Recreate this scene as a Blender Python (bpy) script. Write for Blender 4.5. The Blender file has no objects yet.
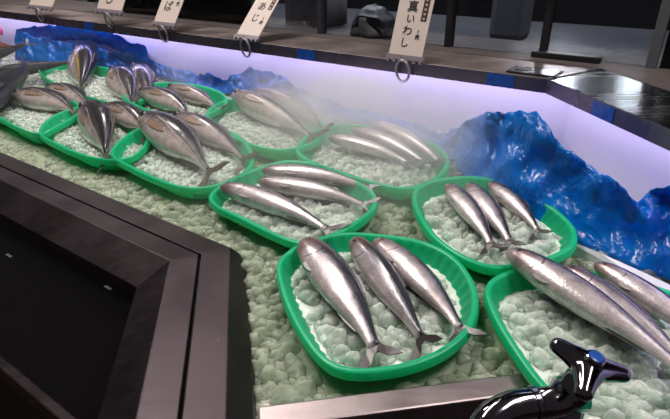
import bpy, math, random
import numpy as np
from mathutils import Vector, Matrix, noise as mnoise

rnd = random.Random(7)
rs = np.random.RandomState(11)
Z0 = 0.90            # height of the front of the ice bed above the floor
H = 0.38             # camera height above the ice bed
F = 525.0
TH = math.atan((209.5 + 50) / F)
CT, ST = math.cos(TH), math.sin(TH)
SLOPE, UP0 = 0.12, 0.421
col = bpy.context.scene.collection

# ---------------------------------------------------------------- directions of the display case
A = math.radians(-54.5); B = math.radians(-9.5)
dA = np.array([math.sin(A), math.cos(A)]); nA = np.array([math.cos(A), -math.sin(A)])
dB = np.array([math.sin(B), math.cos(B)]); nB = np.array([math.cos(B), -math.sin(B)])
OFF_F, OFF_B = 0.460, 0.420

def ray(px, py):
    x = (px - 335) / F; v = (py - 209.5) / F
    return np.array([x, CT - v * ST, -ST - v * CT])
CAM = np.array([0, 0, H + Z0])
def at(px, py, z=0.0):
    d = ray(px, py); t = (z - H) / d[2]
    return d * t + CAM
BEDN = np.array([-SLOPE * nA[0], -SLOPE * nA[1], 1.0]); BEDN = BEDN / np.linalg.norm(BEDN)
def bedz(x, y):
    return Z0 + SLOPE * (x * nA[0] + y * nA[1] - UP0)
def atbed(px, py, dz=0.0):
    d = ray(px, py); n = np.array([-SLOPE * nA[0], -SLOPE * nA[1], 1.0])
    k = Z0 - SLOPE * UP0 + dz
    t = (k - n @ CAM) / (n @ d)
    return d * t + CAM
def at_u(px, py, n, u):
    d = ray(px, py); t = u / (n @ d[:2])
    return d * t + CAM
def at_range(px, py, r):
    d = ray(px, py); t = r / math.hypot(d[0], d[1])
    return d * t + CAM
def corner(a, b):
    return np.linalg.solve(np.array([nA, nB]), [a, b])
def proj(p):
    p = np.array(p) - CAM
    zc = p[1] * CT - p[2] * ST; yc = p[1] * ST + p[2] * CT
    return 335 + F * p[0] / zc, 209.5 - F * yc / zc

# ---------------------------------------------------------------- materials
class NT:
    def __init__(s, name):
        s.m = bpy.data.materials.new(name); s.m.use_nodes = True
        s.t = s.m.node_tree; s.b = s.t.nodes['Principled BSDF']; s.out = s.t.nodes['Material Output']
    def n(s, typ, **kw):
        nd = s.t.nodes.new(typ)
        for k, v in kw.items():
            if k.startswith('i_'):
                key = k[2:]
                key = int(key) if key.isdigit() else key.replace('_', ' ')
                nd.inputs[key].default_value = v
            else: setattr(nd, k, v)
        return nd
    def l(s, a, b): s.t.links.new(a, b)
    def math(s, op, a, b=None, c=None, clamp=False):
        nd = s.t.nodes.new('ShaderNodeMath'); nd.operation = op; nd.use_clamp = clamp
        for i, v in enumerate((a, b, c)):
            if v is None: continue
            if isinstance(v, (int, float)): nd.inputs[i].default_value = v
            else: s.l(v, nd.inputs[i])
        return nd.outputs[0]
    def mix(s, f, a, b, mode='MIX'):
        nd = s.t.nodes.new('ShaderNodeMix'); nd.data_type = 'RGBA'; nd.blend_type = mode
        for i, v in ((0, f), (6, a), (7, b)):
            if isinstance(v, (int, float)): nd.inputs[i].default_value = v
            elif isinstance(v, (tuple, list)): nd.inputs[i].default_value = (*v, 1)
            else: s.l(v, nd.inputs[i])
        return nd.outputs[2]
    def ramp(s, f, stops, interp='LINEAR'):
        nd = s.t.nodes.new('ShaderNodeValToRGB'); cr = nd.color_ramp; cr.interpolation = interp
        while len(cr.elements) < len(stops): cr.elements.new(0.5)
        for e, (p, c) in zip(cr.elements, stops):
            e.position = p; e.color = (*c, 1) if isinstance(c, (tuple, list)) else (c, c, c, 1)
        s.l(f, nd.inputs[0]); return nd.outputs[0]
    def smooth(s, x, a, b):
        nd = s.t.nodes.new('ShaderNodeMapRange'); nd.interpolation_type = 'SMOOTHSTEP'
        s.l(x, nd.inputs[0]); nd.inputs[1].default_value = a; nd.inputs[2].default_value = b
        return nd.outputs[0]
    def setp(s, **kw):
        for k, v in kw.items():
            k = k.replace('_', ' ')
            if isinstance(v, (int, float)): s.b.inputs[k].default_value = v
            elif isinstance(v, (tuple, list)): s.b.inputs[k].default_value = (*v, 1) if len(v) == 3 else v
            else: s.l(v, s.b.inputs[k])
        return s
    def bump(s, h, strength=0.3, dist=0.002):
        nd = s.n('ShaderNodeBump', i_Strength=strength, i_Distance=dist); s.l(h, nd.inputs['Height'])
        s.l(nd.outputs[0], s.b.inputs['Normal']); return nd

def lin(c):
    return tuple((x / 255 / 12.92) if x / 255 <= 0.04045 else ((x / 255 + 0.055) / 1.055) ** 2.4 for x in c)

def simple(name, c, rough=0.5, metal=0.0, **kw):
    t = NT(name); t.setp(Base_Color=c, Roughness=rough, Metallic=metal, **kw)
    nz = t.n('ShaderNodeTexNoise', i_Scale=40.0, i_Detail=3.0)
    tc = t.n('ShaderNodeTexCoord'); t.l(tc.outputs['Object'], nz.inputs['Vector'])
    f = t.math('MULTIPLY', t.math('SUBTRACT', nz.outputs[0], 0.5), 0.3)
    r = t.math('ADD', f, rough, clamp=True); t.setp(Roughness=r)
    return t.m

def steel(name, c, rough=0.3, scratch=0.5):
    t = NT(name)
    tc = t.n('ShaderNodeTexCoord')
    mp = t.n('ShaderNodeMapping'); mp.inputs['Rotation'].default_value = (0, 0, -A + math.pi / 2)
    mp.inputs['Scale'].default_value = (6, 220, 60)
    t.l(tc.outputs['Object'], mp.inputs['Vector'])
    n1 = t.n('ShaderNodeTexNoise', i_Scale=1.0, i_Detail=4.0); t.l(mp.outputs[0], n1.inputs['Vector'])
    n2 = t.n('ShaderNodeTexNoise', i_Scale=9.0, i_Detail=6.0, i_Roughness=0.65); t.l(tc.outputs['Object'], n2.inputs['Vector'])
    n3 = t.n('ShaderNodeTexVoronoi', i_Scale=70.0); t.l(tc.outputs['Object'], n3.inputs['Vector'])
    spot = t.smooth(n3.outputs[0], 0.12, 0.04)
    spot = t.math('MULTIPLY', spot, t.smooth(n2.outputs[0], 0.5, 0.7))
    cc = t.mix(t.smooth(n2.outputs[0], 0.3, 0.75), tuple(x * 0.75 for x in c), tuple(min(1, x * 1.2) for x in c))
    cc = t.mix(t.math('MULTIPLY', spot, 0.35 * scratch), cc, (0.7, 0.66, 0.66))
    r = t.math('ADD', t.math('MULTIPLY', n2.outputs[0], 0.28), rough - 0.1)
    r = t.math('ADD', r, t.math('MULTIPLY', t.math('SUBTRACT', n1.outputs[0], 0.5), 0.2), clamp=True)
    t.setp(Base_Color=cc, Roughness=r, Metallic=1.0)
    t.bump(n1.outputs[0], 0.12 * scratch, 0.0006)
    return t.m

M = {}
M['steel_dark'] = steel('dark_brushed_steel', (0.056, 0.044, 0.049), 0.42)
M['steel'] = steel('brushed_steel', (0.52, 0.43, 0.415), 0.38, 1.8)
M['steel_gloss'] = steel('glossy_steel', (0.34, 0.34, 0.37), 0.20, 0.6)
M['steel_mid'] = steel('bar_steel', (0.24, 0.20, 0.205), 0.36)
M['steel_clean'] = steel('clean_steel', (0.62, 0.56, 0.58), 0.26, 0.3)
M['apron'] = simple('dark_apron', (0.015, 0.0145, 0.019), 0.5, 0.2)
M['black'] = simple('black_frame', (0.008, 0.008, 0.010), 0.45)
M['gap'] = simple('dark_gap', (0.004, 0.004, 0.004), 0.9)
M['panel'] = simple('white_panel', (0.78, 0.76, 0.80), 0.45)
M['lip'] = simple('lip_steel', (0.14, 0.12, 0.17), 0.3, 0.8)
M['bluepatch'] = simple('blue_patch', (0.005, 0.07, 0.38), 0.3)
M['liner'] = simple('white_liner', (0.72, 0.72, 0.78), 0.25)
M['pinkplastic'] = simple('pink_plastic', (0.8, 0.12, 0.42), 0.35)
M['tag'] = simple('tag_card', (0.62, 0.52, 0.48), 0.4)
M['ink'] = simple('black_ink', (0.012, 0.010, 0.012), 0.6)
M['maroon'] = simple('maroon_ink', (0.055, 0.012, 0.014), 0.6)
M['clip'] = simple('tag_clip', (0.30, 0.26, 0.30), 0.3, 0.4)
M['chrome'] = simple('dark_chrome', (0.24, 0.23, 0.26), 0.10, 1.0)
M['bluedot'] = simple('blue_button', (0.004, 0.055, 0.30), 0.3)
M['eye'] = simple('fish_eye', (0.01, 0.01, 0.012), 0.08)
M['floor'] = simple('floor', (0.06, 0.035, 0.03), 0.6)
M['wall'] = simple('wall', (0.03, 0.03, 0.035), 0.7)
M['grey'] = simple('grey_shelf', (0.06, 0.06, 0.07), 0.5)
M['pillar'] = simple('grey_pillar', (0.11, 0.11, 0.125), 0.5)
M['darkgrey'] = simple('dark_grey', (0.035, 0.035, 0.042), 0.5)
M['shelfbrown'] = simple('brown_grey_shelf', (0.075, 0.062, 0.062), 0.5)
M['beige'] = simple('beige_box', (0.26, 0.21, 0.17), 0.6)
M['greencrate'] = simple('green_crate', (0.0, 0.10, 0.05), 0.5)
M['film'] = simple('grey_film', (0.34, 0.31, 0.34), 0.3)

def glass_mat():
    t = NT('window_glass')
    tr = t.n('ShaderNodeBsdfTransparent'); tr.inputs[0].default_value = (0.80, 0.86, 0.92, 1)
    gl = t.n('ShaderNodeBsdfGlossy', i_Roughness=0.04)
    fr = t.n('ShaderNodeFresnel', i_IOR=1.45); mx = t.n('ShaderNodeMixShader')
    t.l(fr.outputs[0], mx.inputs[0]); t.l(tr.outputs[0], mx.inputs[1]); t.l(gl.outputs[0], mx.inputs[2]); t.l(mx.outputs[0], t.out.inputs[0])
    return t.m
M['glass'] = glass_mat()

def basket_mat():
    t = NT('green_basket_plastic')
    t.setp(Base_Color=(0.016, 0.52, 0.27), Roughness=0.3)
    tr = t.n('ShaderNodeBsdfTranslucent'); tr.inputs[0].default_value = (0.02, 0.80, 0.40, 1)
    mx = t.n('ShaderNodeMixShader'); mx.inputs[0].default_value = 0.45
    t.l(t.b.outputs[0], mx.inputs[1]); t.l(tr.outputs[0], mx.inputs[2]); t.l(mx.outputs[0], t.out.inputs[0])
    return t.m
M['basket'] = basket_mat()

def foil_mat():
    t = NT('blue_plastic_sheet')
    tc = t.n('ShaderNodeTexCoord')
    n1 = t.n('ShaderNodeTexNoise', i_Scale=26.0, i_Detail=4.0, i_Distortion=1.2); t.l(tc.outputs['Object'], n1.inputs['Vector'])
    v1 = t.n('ShaderNodeTexVoronoi', i_Scale=38.0); v1.feature = 'DISTANCE_TO_EDGE'; t.l(n1.outputs[1], v1.inputs['Vector'])
    v2 = t.n('ShaderNodeTexVoronoi', i_Scale=30.0); t.l(tc.outputs['Object'], v2.inputs['Vector'])
    h = t.math('ADD', n1.outputs[0], t.math('MULTIPLY', v2.outputs[0], 0.5))
    t.setp(Base_Color=(0.001, 0.20, 0.62), Roughness=0.12, Coat_Weight=0.6, Coat_Roughness=0.08)
    bp = t.bump(h, 0.9, 0.012)
    tr = t.n('ShaderNodeBsdfTranslucent'); tr.inputs[0].default_value = (0.01, 0.50, 0.98, 1)
    t.l(bp.outputs[0], tr.inputs['Normal'])
    mx = t.n('ShaderNodeMixShader'); mx.inputs[0].default_value = 0.45
    t.l(t.b.outputs[0], mx.inputs[1]); t.l(tr.outputs[0], mx.inputs[2]); t.l(mx.outputs[0], t.out.inputs[0])
    return t.m
M['foil'] = foil_mat()

def ice_mat(name, c, clear):
    t = NT(name)
    tc = t.n('ShaderNodeTexCoord')
    n = t.n('ShaderNodeTexNoise', i_Scale=45.0, i_Detail=4.0); t.l(tc.outputs['Object'], n.inputs['Vector'])
    n2 = t.n('ShaderNodeTexNoise', i_Scale=130.0, i_Detail=3.0); t.l(tc.outputs['Object'], n2.inputs['Vector'])
    cc = t.mix(t.smooth(n.outputs[0], 0.3, 0.7), tuple(x * 0.8 for x in c), c)
    t.setp(Base_Color=cc, Roughness=0.10, IOR=1.31, Subsurface_Weight=1.0, Subsurface_Scale=0.008, Specular_IOR_Level=0.8)
    t.b.inputs['Subsurface Radius'].default_value = (0.9, 1.0, 0.92)
    bp = t.bump(n2.outputs[0], 0.7, 0.003)
    if clear:
        tr = t.n('ShaderNodeBsdfTransparent'); tr.inputs[0].default_value = (0.93, 0.99, 0.95, 1)
        fr = t.n('ShaderNodeLayerWeight', i_Blend=0.25); t.l(bp.outputs[0], fr.inputs['Normal'])
        fac = t.math('MULTIPLY', t.math('SUBTRACT', 1.0, fr.outputs['Facing']), clear)
        mx = t.n('ShaderNodeMixShader'); t.l(fac, mx.inputs[0]); t.l(t.b.outputs[0], mx.inputs[1]); t.l(tr.outputs[0], mx.inputs[2]); t.l(mx.outputs[0], t.out.inputs[0])
    return t.m
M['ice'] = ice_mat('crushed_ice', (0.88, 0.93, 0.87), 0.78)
M['greenlit_wetice'] = ice_mat('greenlit_wet_ice', (0.52, 0.55, 0.44), 0.78)  # wet ice, with green glow off baskets and mist put into its colour
M['icebed'] = ice_mat('ice_bed', (0.38, 0.42, 0.31), 0)  # packed bed carries the same green glow in its colour
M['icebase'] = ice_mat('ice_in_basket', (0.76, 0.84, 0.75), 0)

def emis(name, c, s):
    t = NT(name); t.setp(Base_Color=(0.8, 0.8, 0.8), Emission_Color=c, Emission_Strength=s); return t.m
M['led'] = emis('led_tube', (0.66, 0.56, 1.0), 13.0)

def fish_mat(name, kind):
    t = NT(name)
    uv = t.n('ShaderNodeUVMap'); uv.uv_map = 'UVMap'
    sx = t.n('ShaderNodeSeparateXYZ'); t.l(uv.outputs[0], sx.inputs[0]); u, v = sx.outputs[0], sx.outputs[1]
    tc = t.n('ShaderNodeTexCoord')
    oi = t.n('ShaderNodeObjectInfo')
    n1 = t.n('ShaderNodeTexNoise', i_Scale=60.0, i_Detail=4.0); t.l(tc.outputs['Object'], n1.inputs['Vector'])
    n2 = t.n('ShaderNodeTexNoise', i_Scale=18.0, i_Detail=3.0); t.l(tc.outputs['Object'], n2.inputs['Vector'])
    mp = t.n('ShaderNodeMapping'); t.l(uv.outputs[0], mp.inputs['Vector'])
    mp.inputs['Scale'].default_value = (80, 26, 1)
    vo = t.n('ShaderNodeTexVoronoi', i_Scale=1.0, i_Randomness=0.85); t.l(mp.outputs[0], vo.inputs['Vector'])
    vv = t.math('ADD', v, t.math('MULTIPLY', t.math('SUBTRACT', n1.outputs[0], 0.5), 0.16))
    vv = t.math('ADD', vv, t.math('MULTIPLY', t.math('SUBTRACT', oi.outputs['Random'], 0.5), 0.06))
    if kind == 'sardine':
        body = t.ramp(vv, [(0.0, (0.66, 0.58, 0.59)), (0.36, (0.56, 0.50, 0.52)), (0.55, (0.34, 0.30, 0.33)), (0.68, (0.10, 0.09, 0.11)), (0.80, (0.03, 0.03, 0.042))])
        head = (0.16, 0.075, 0.07); hl = 0.13
    elif kind == 'aji':
        body = t.ramp(vv, [(0.0, (0.74, 0.63, 0.61)), (0.36, (0.66, 0.56, 0.55)), (0.50, (0.34, 0.27, 0.27)), (0.60, (0.10, 0.085, 0.09)), (0.76, (0.028, 0.025, 0.032))])
        head = (0.10, 0.065, 0.06); hl = 0.13
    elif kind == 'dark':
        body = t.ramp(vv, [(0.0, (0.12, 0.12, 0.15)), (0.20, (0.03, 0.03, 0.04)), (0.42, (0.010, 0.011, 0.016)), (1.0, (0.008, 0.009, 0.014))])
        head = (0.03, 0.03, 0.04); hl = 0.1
    else:
        body = t.ramp(vv, [(0.0, (0.40, 0.22, 0.20)), (0.5, (0.22, 0.06, 0.06)), (1.0, (0.08, 0.02, 0.02))])
        head = (0.18, 0.05, 0.05); hl = 0.1
    # head, gill cover edge, flank spots and scale rows
    hf = t.math('MULTIPLY', t.smooth(u, hl + 0.09, hl - 0.05), t.smooth(n2.outputs[0], 0.28, 0.62))
    cc = t.mix(t.math('MULTIPLY', hf, 0.85), body, head)
    arc = t.math('SUBTRACT', u, t.math('SUBTRACT', hl + 0.085, t.math('MULTIPLY', t.math('POWER', t.math('ABSOLUTE', t.math('SUBTRACT', v, 0.45)), 2.0), 0.35)))
    gl = t.smooth(t.math('ABSOLUTE', arc), 0.009, 0.002)
    gl = t.math('MULTIPLY', gl, t.smooth(t.math('ABSOLUTE', t.math('SUBTRACT', v, 0.48)), 0.42, 0.3))
    cc = t.mix(t.math('MULTIPLY', gl, 0.7), cc, (0.06, 0.03, 0.035))
    if kind == 'aji':
        for off_, wd_ in ((-0.035, 0.008), (-0.065, 0.006)):
            a2 = t.smooth(t.math('ABSOLUTE', t.math('SUBTRACT', arc, off_)), wd_, 0.002)
            a2 = t.math('MULTIPLY', a2, t.smooth(t.math('ABSOLUTE', t.math('SUBTRACT', v, 0.42)), 0.34, 0.2))
            cc = t.mix(t.math('MULTIPLY', a2, 0.65), cc, (0.05, 0.025, 0.025))
    if kind == 'sardine':
        sp = t.n('ShaderNodeTexVoronoi', i_Scale=1.0, i_Randomness=0.5)
        mp2 = t.n('ShaderNodeMapping'); mp2.inputs['Scale'].default_value = (17, 9, 1); t.l(uv.outputs[0], mp2.inputs['Vector']); t.l(mp2.outputs[0], sp.inputs['Vector'])
        band = t.smooth(t.math('ABSOLUTE', t.math('SUBTRACT', v, 0.63)), 0.075, 0.045)
        s = t.math('MULTIPLY', t.smooth(sp.outputs[0], 0.34, 0.22), band)
        s = t.math('MULTIPLY', s, t.smooth(u, 0.15, 0.24))
        cc = t.mix(t.math('MULTIPLY', s, 0.75), cc, (0.025, 0.025, 0.04))
    if kind == 'aji':
        lnv = t.math('ADD', 0.50, t.math('MULTIPLY', t.smooth(u, 0.55, 0.25), 0.13))
        ln = t.smooth(t.math('ABSOLUTE', t.math('SUBTRACT', v, lnv)), 0.035, 0.012)
        ln = t.math('MULTIPLY', ln, t.smooth(u, 0.2, 0.28))
        cc = t.mix(t.math('MULTIPLY', ln, 0.6), cc, (0.62, 0.54, 0.52))
        st = t.smooth(t.math('ABSOLUTE', t.math('SUBTRACT', v, t.math('ADD', lnv, 0.07))), 0.03, 0.01)
        cc = t.mix(t.math('MULTIPLY', st, 0.55), cc, (0.05, 0.045, 0.055))
        yl = t.math('MULTIPLY', t.smooth(n2.outputs[0], 0.55, 0.75), t.smooth(t.math('ABSOLUTE', t.math('SUBTRACT', v, 0.6)), 0.15, 0.05))
        cc = t.mix(t.math('MULTIPLY', yl, 0.3), cc, (0.35, 0.25, 0.12))
    sc_ = t.ramp(vo.outputs[0], [(0.0, 1.25), (0.35, 1.0), (0.75, 0.62)])
    cc = t.mix(0.55, cc, sc_, 'MULTIPLY')
    mo = t.ramp(n1.outputs[0], [(0.3, 1.15), (0.7, 0.60)])
    cc = t.mix(0.7, cc, mo, 'MULTIPLY')
    t.setp(Base_Color=cc, Metallic=0.35, Roughness=0.27, Coat_Weight=0.6, Coat_Roughness=0.14)
    if kind == 'dark': t.setp(Metallic=0.0, Roughness=0.38, Coat_Weight=0.12, Specular_IOR_Level=0.12)
    h = t.math('ADD', t.math('MULTIPLY', vo.outputs[0], 0.5), n1.outputs[0])
    t.bump(h, 0.28, 0.0012)
    return t.m
for k in ('sardine', 'aji', 'dark', 'red'): M['fish_' + k] = fish_mat('fish_skin_' + k, k)
def aji_yellow():
    m = M['fish_aji'].copy(); m.name = 'fish_skin_yellow_band'
    nt = m.node_tree; b = nt.nodes['Principled BSDF']; src = b.inputs['Base Color'].links[0].from_socket
    uv = nt.nodes.new('ShaderNodeUVMap'); uv.uv_map = 'UVMap'; sx = nt.nodes.new('ShaderNodeSeparateXYZ'); nt.links.new(uv.outputs[0], sx.inputs[0])
    r = nt.nodes.new('ShaderNodeValToRGB'); r.color_ramp.elements[0].position = 0.53; r.color_ramp.elements[0].color = (0, 0, 0, 1)
    r.color_ramp.elements[1].position = 0.74; r.color_ramp.elements[1].color = (0, 0, 0, 1)
    e = r.color_ramp.elements.new(0.64); e.color = (0.95, 0.95, 0.95, 1)
    nt.links.new(sx.outputs[1], r.inputs[0])
    mx = nt.nodes.new('ShaderNodeMix'); mx.data_type = 'RGBA'
    nt.links.new(r.outputs[0], mx.inputs[0]); nt.links.new(src, mx.inputs[6]); mx.inputs[7].default_value = (0.62, 0.42, 0.10, 1)
    nt.links.new(mx.outputs[2], b.inputs['Base Color'])
    return m
M['fish_yellow'] = aji_yellow()
def fin_mat(name, c):
    t = NT(name)
    tc = t.n('ShaderNodeTexCoord'); w = t.n('ShaderNodeTexNoise', i_Scale=220.0, i_Detail=2.0); t.l(tc.outputs['Object'], w.inputs['Vector'])
    t.setp(Base_Color=t.mix(w.outputs[0], tuple(x * 0.6 for x in c), tuple(x * 1.5 for x in c)), Roughness=0.3, Transmission_Weight=0.15)
    return t.m
M['fin_sardine'] = fin_mat('fin_sardine', (0.05, 0.04, 0.043))
M['pec_sardine'] = fin_mat('pectoral_sardine', (0.30, 0.26, 0.27)); M['pec_aji'] = fin_mat('pectoral_aji', (0.22, 0.15, 0.10))
M['fin_aji'] = fin_mat('fin_aji', (0.085, 0.072, 0.06))
M['fin_dark'] = fin_mat('fin_dark', (0.02, 0.02, 0.03))
M['fin_red'] = fin_mat('fin_red', (0.15, 0.04, 0.04))

# ---------------------------------------------------------------- mesh helpers
def mesh_obj(name, verts, faces, mat, parent=None, loc=None, smooth=True, uvs=None):
    me = bpy.data.meshes.new(name)
    v = np.asarray(verts, dtype=float)
    base = np.zeros(3) if loc is None else np.asarray(loc, dtype=float)
    me.from_pydata([tuple(p) for p in (v - base)], [], [tuple(int(i) for i in f) for f in faces])
    if uvs is not None:
        ul = me.uv_layers.new(name='UVMap')
        idx = np.zeros(len(me.loops), dtype=np.int32); me.loops.foreach_get('vertex_index', idx)
        ul.data.foreach_set('uv', np.asarray(uvs, dtype=np.float32)[idx].ravel())
    me.materials.append(mat)
    me.update()
    fix_normals(me)
    if smooth:
        me.polygons.foreach_set('use_smooth', [True] * len(me.polygons))
    o = bpy.data.objects.new(name, me); col.objects.link(o)
    if parent is not None:
        o.parent = parent
        o.location = Vector(base) - world_loc(parent)
    elif loc is not None: o.location = base
    return o
import bmesh
def fix_normals(me):
    bm = bmesh.new(); bm.from_mesh(me); bmesh.ops.recalc_face_normals(bm, faces=bm.faces); bm.to_mesh(me); bm.free()
def tag(o, label=None, cat=None, group=None, kind=None):
    if label: o['label'] = label
    if cat: o['category'] = cat
    if group: o['group'] = group
    if kind: o['kind'] = kind
    return o
def empty(name, loc):
    o = bpy.data.objects.new(name, None); o.empty_display_size = 0.02; col.objects.link(o); o.location = Vector(loc); return o
def child(name, verts, faces, mat, parent, **kw):
    """verts in world coordinates; parented, with the parent's origin as its own"""
    return mesh_obj(name, verts, faces, mat, parent=parent, loc=np.array(world_loc(parent)), **kw)
def world_loc(o):
    l = Vector(o.location); p = o.parent
    while p: l = l + p.location; p = p.parent
    return l
class G:
    """collects shapes for one mesh"""
    def __init__(s): s.v = []; s.f = []
    def add(s, v, f):
        o = len(s.v); s.v += [tuple(p) for p in v]; s.f += [tuple(i + o for i in q) for q in f]
    def box(s, c, X, Y, Z):
        c, X, Y, Z = map(np.asarray, (c, X, Y, Z))
        v = [c + a * X + b * Y + d * Z for a in (-1, 1) for b in (-1, 1) for d in (-1, 1)]
        s.add(v, [(0, 1, 3, 2), (4, 6, 7, 5), (0, 4, 5, 1), (2, 3, 7, 6), (0, 2, 6, 4), (1, 5, 7, 3)])
    def tube(s, pts, rad, n=16, caps=True):
        pts = [np.asarray(p, float) for p in pts]
        rad = rad if hasattr(rad, '__len__') else [rad] * len(pts)
        up = np.array([0.13, 0.21, 0.97]); v = []
        for i, p in enumerate(pts):
            t = pts[min(i + 1, len(pts) - 1)] - pts[max(i - 1, 0)]; t = t / np.linalg.norm(t)
            if i == 0:
                a = np.cross(t, up); a /= np.linalg.norm(a)
            else:
                a = a - t * (a @ t); a /= np.linalg.norm(a)
            b = np.cross(t, a)
            v += [p + rad[i] * (math.cos(2 * math.pi * k / n) * a + math.sin(2 * math.pi * k / n) * b) for k in range(n)]
        f = [(i * n + k, i * n + (k + 1) % n, (i + 1) * n + (k + 1) % n, (i + 1) * n + k) for i in range(len(pts) - 1) for k in range(n)]
        if caps:
            f.append(tuple(range(n))); f.append(tuple((len(pts) - 1) * n + k for k in range(n)))
        s.add(v, f)
    def build(s, name, mat, parent=None, loc=None, smooth=False):
        if parent is not None: o = child(name, s.v, s.f, mat, parent, smooth=smooth)
        else: o = mesh_obj(name, s.v, s.f, mat, loc=loc, smooth=smooth)
        return o
def bevel(o, w=0.002, seg=2):
    m = o.modifiers.new('bevel', 'BEVEL'); m.width = w; m.segments = seg; m.limit_method = 'ANGLE'; m.angle_limit = math.radians(35)
    return o
def catmull(pts, n, closed=True):
    P = np.asarray(pts, float); m = len(P); out = []
    segs = m if closed else m - 1
    for i in range(segs):
        p0, p1, p2, p3 = (P[(i - 1) % m], P[i], P[(i + 1) % m], P[(i + 2) % m]) if closed else (P[max(i - 1, 0)], P[i], P[i + 1], P[min(i + 2, m - 1)])
        for k in range(12):
            t = k / 12
            out.append(0.5 * (2 * p1 + (p2 - p0) * t + (2 * p0 - 5 * p1 + 4 * p2 - p3) * t * t + (3 * p1 - p0 - 3 * p2 + p3) * t ** 3))
    if not closed: out.append(P[-1])
    out = np.array(out)
    loop = np.vstack([out, out[:1]]) if closed else out
    d = np.r_[0, np.cumsum(np.linalg.norm(np.diff(loop, axis=0), axis=1))]
    s = np.linspace(0, d[-1], n, endpoint=not closed)
    return np.stack([np.interp(s, d, loop[:, k]) for k in range(loop.shape[1])], 1)

def run(profile, off, farA, nearB, closed=True):
    """a profile of (u, z) swept along the A side, round the corner and along the B side"""
    n = len(profile); v = []
    for u, z in profile: p = dA * farA + nA * u; v.append((p[0], p[1], Z0 + z))
    for u, z in profile: p = corner(u, u - off); v.append((p[0], p[1], Z0 + z))
    for u, z in profile: p = dB * nearB + nB * (u - off); v.append((p[0], p[1], Z0 + z))
    m = n if closed else n - 1
    f = [(i * n + k, i * n + (k + 1) % n, (i + 1) * n + (k + 1) % n, (i + 1) * n + k) for i in range(2) for k in range(m)]
    if closed: f += [tuple(range(n)), tuple(2 * n + k for k in range(n))]
    return v, f
FARA = 2.9

# ---------------------------------------------------------------- room
g = G(); g.box((1.0, 3.0, -0.05), (9, 0, 0), (0, 9, 0), (0, 0, 0.05)); tag(g.build('floor', M['floor']), kind='structure')
g = G()
c = nA * 6.5; g.box((c[0], c[1], 1.5), (dA[0] * 9, dA[1] * 5, 0), (nA[0] * 0.05, nA[1] * 0.05, 0), (0, 0, 1.5)); tag(g.build('wall_back', M['wall']), kind='structure')

# ---------------------------------------------------------------- the display case
case = empty('display_case', (*corner(0.421, -0.039), Z0))
tag(case, 'dark steel island display case with angled rim, full of ice and fish', 'display case')
v, f = run([(0.447, -0.030), (0.443, -0.010), (0.421, 0.016), (0.3835, 0.019), (0.3835, 0.004), (0.44, -0.036)], OFF_F, FARA, 0.10)
bevel(child('inner_rim', v, f, M['steel_dark'], case, smooth=False), 0.0012)
v, f = run([(0.3805, 0.004), (0.3805, 0.0192), (0.346, 0.0225), (0.303, -0.003), (0.303, -0.016), (0.330, -0.018)], OFF_F, FARA, 0.10)
bevel(child('outer_rim', v, f, M['steel_dark'], case, smooth=False), 0.0012)
v, f = run([(0.386, 0.010), (0.378, 0.010), (0.378, -0.02), (0.386, -0.02)], OFF_F, FARA, 0.10)
child('rim_joint', v, f, M['gap'], case, smooth=False)
v, f = run([(0.318, -0.0165), (0.227, -0.235), (0.250, -0.240), (0.345, -0.0165)], OFF_F, FARA, 0.10)
child('apron', v, f, M['apron'], case, smooth=False)
v, f = run([(0.212, -0.228), (0.230, -0.228), (0.236, -0.255), (0.212, -0.255)], OFF_F, FARA, 0.10)
bevel(child('bumper_rail', v, f, M['steel_dark'], case, smooth=False), 0.003)
v, f = run([(0.262, -0.24), (0.262, -0.88), (0.40, -0.88), (0.40, -0.24)], OFF_F, FARA, 0.10)
child('cabinet_body', v, f, M['apron'], case, smooth=False)
# small fixings under the front lip
for px, py in ((108, 288), (9, 256)):
    p = at(px, py, -0.022); gg = G(); gg.box(p, (*(dA * 0.007), 0), (*(nA * 0.002), 0), (0, 0, 0.001)); gg.build('fixing_tab', M['darkgrey'], case)
# front bar at the near end of the ice bed
pb = at(262, 409, 0.006)[:2]; ub = pb @ dB
def barpt(s, e, z): q = dB * (ub + e) + nB * s; return (q[0], q[1], Z0 + z)
sl = lambda q: (q[0], q[1], q[2])
prof = [(0.004, -0.05), (0.004, 0.006), (-0.020, 0.004), (-0.020, -0.10), (-0.012, -0.10), (-0.012, -0.05)]
v = [barpt(s, e, z) for s in (-0.012, 0.80) for e, z in prof]; n = len(prof)
f = [(k, (k + 1) % n, n + (k + 1) % n, n + k) for k in range(n)] + [tuple(range(n)), tuple(range(n, 2 * n))]
bevel(child('front_bar', v, f, M['steel_mid'], case, smooth=False), 0.002)
g = G(); q0 = dB * (ub - 0.27) + nB * 0.36
g.box((q0[0], q0[1], Z0 - 0.30), (*(nB * 0.46), 0), (*(dB * 0.245), 0), (0, 0, 0.20)); g.build('faucet_deck', M['steel_dark'], case)

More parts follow.
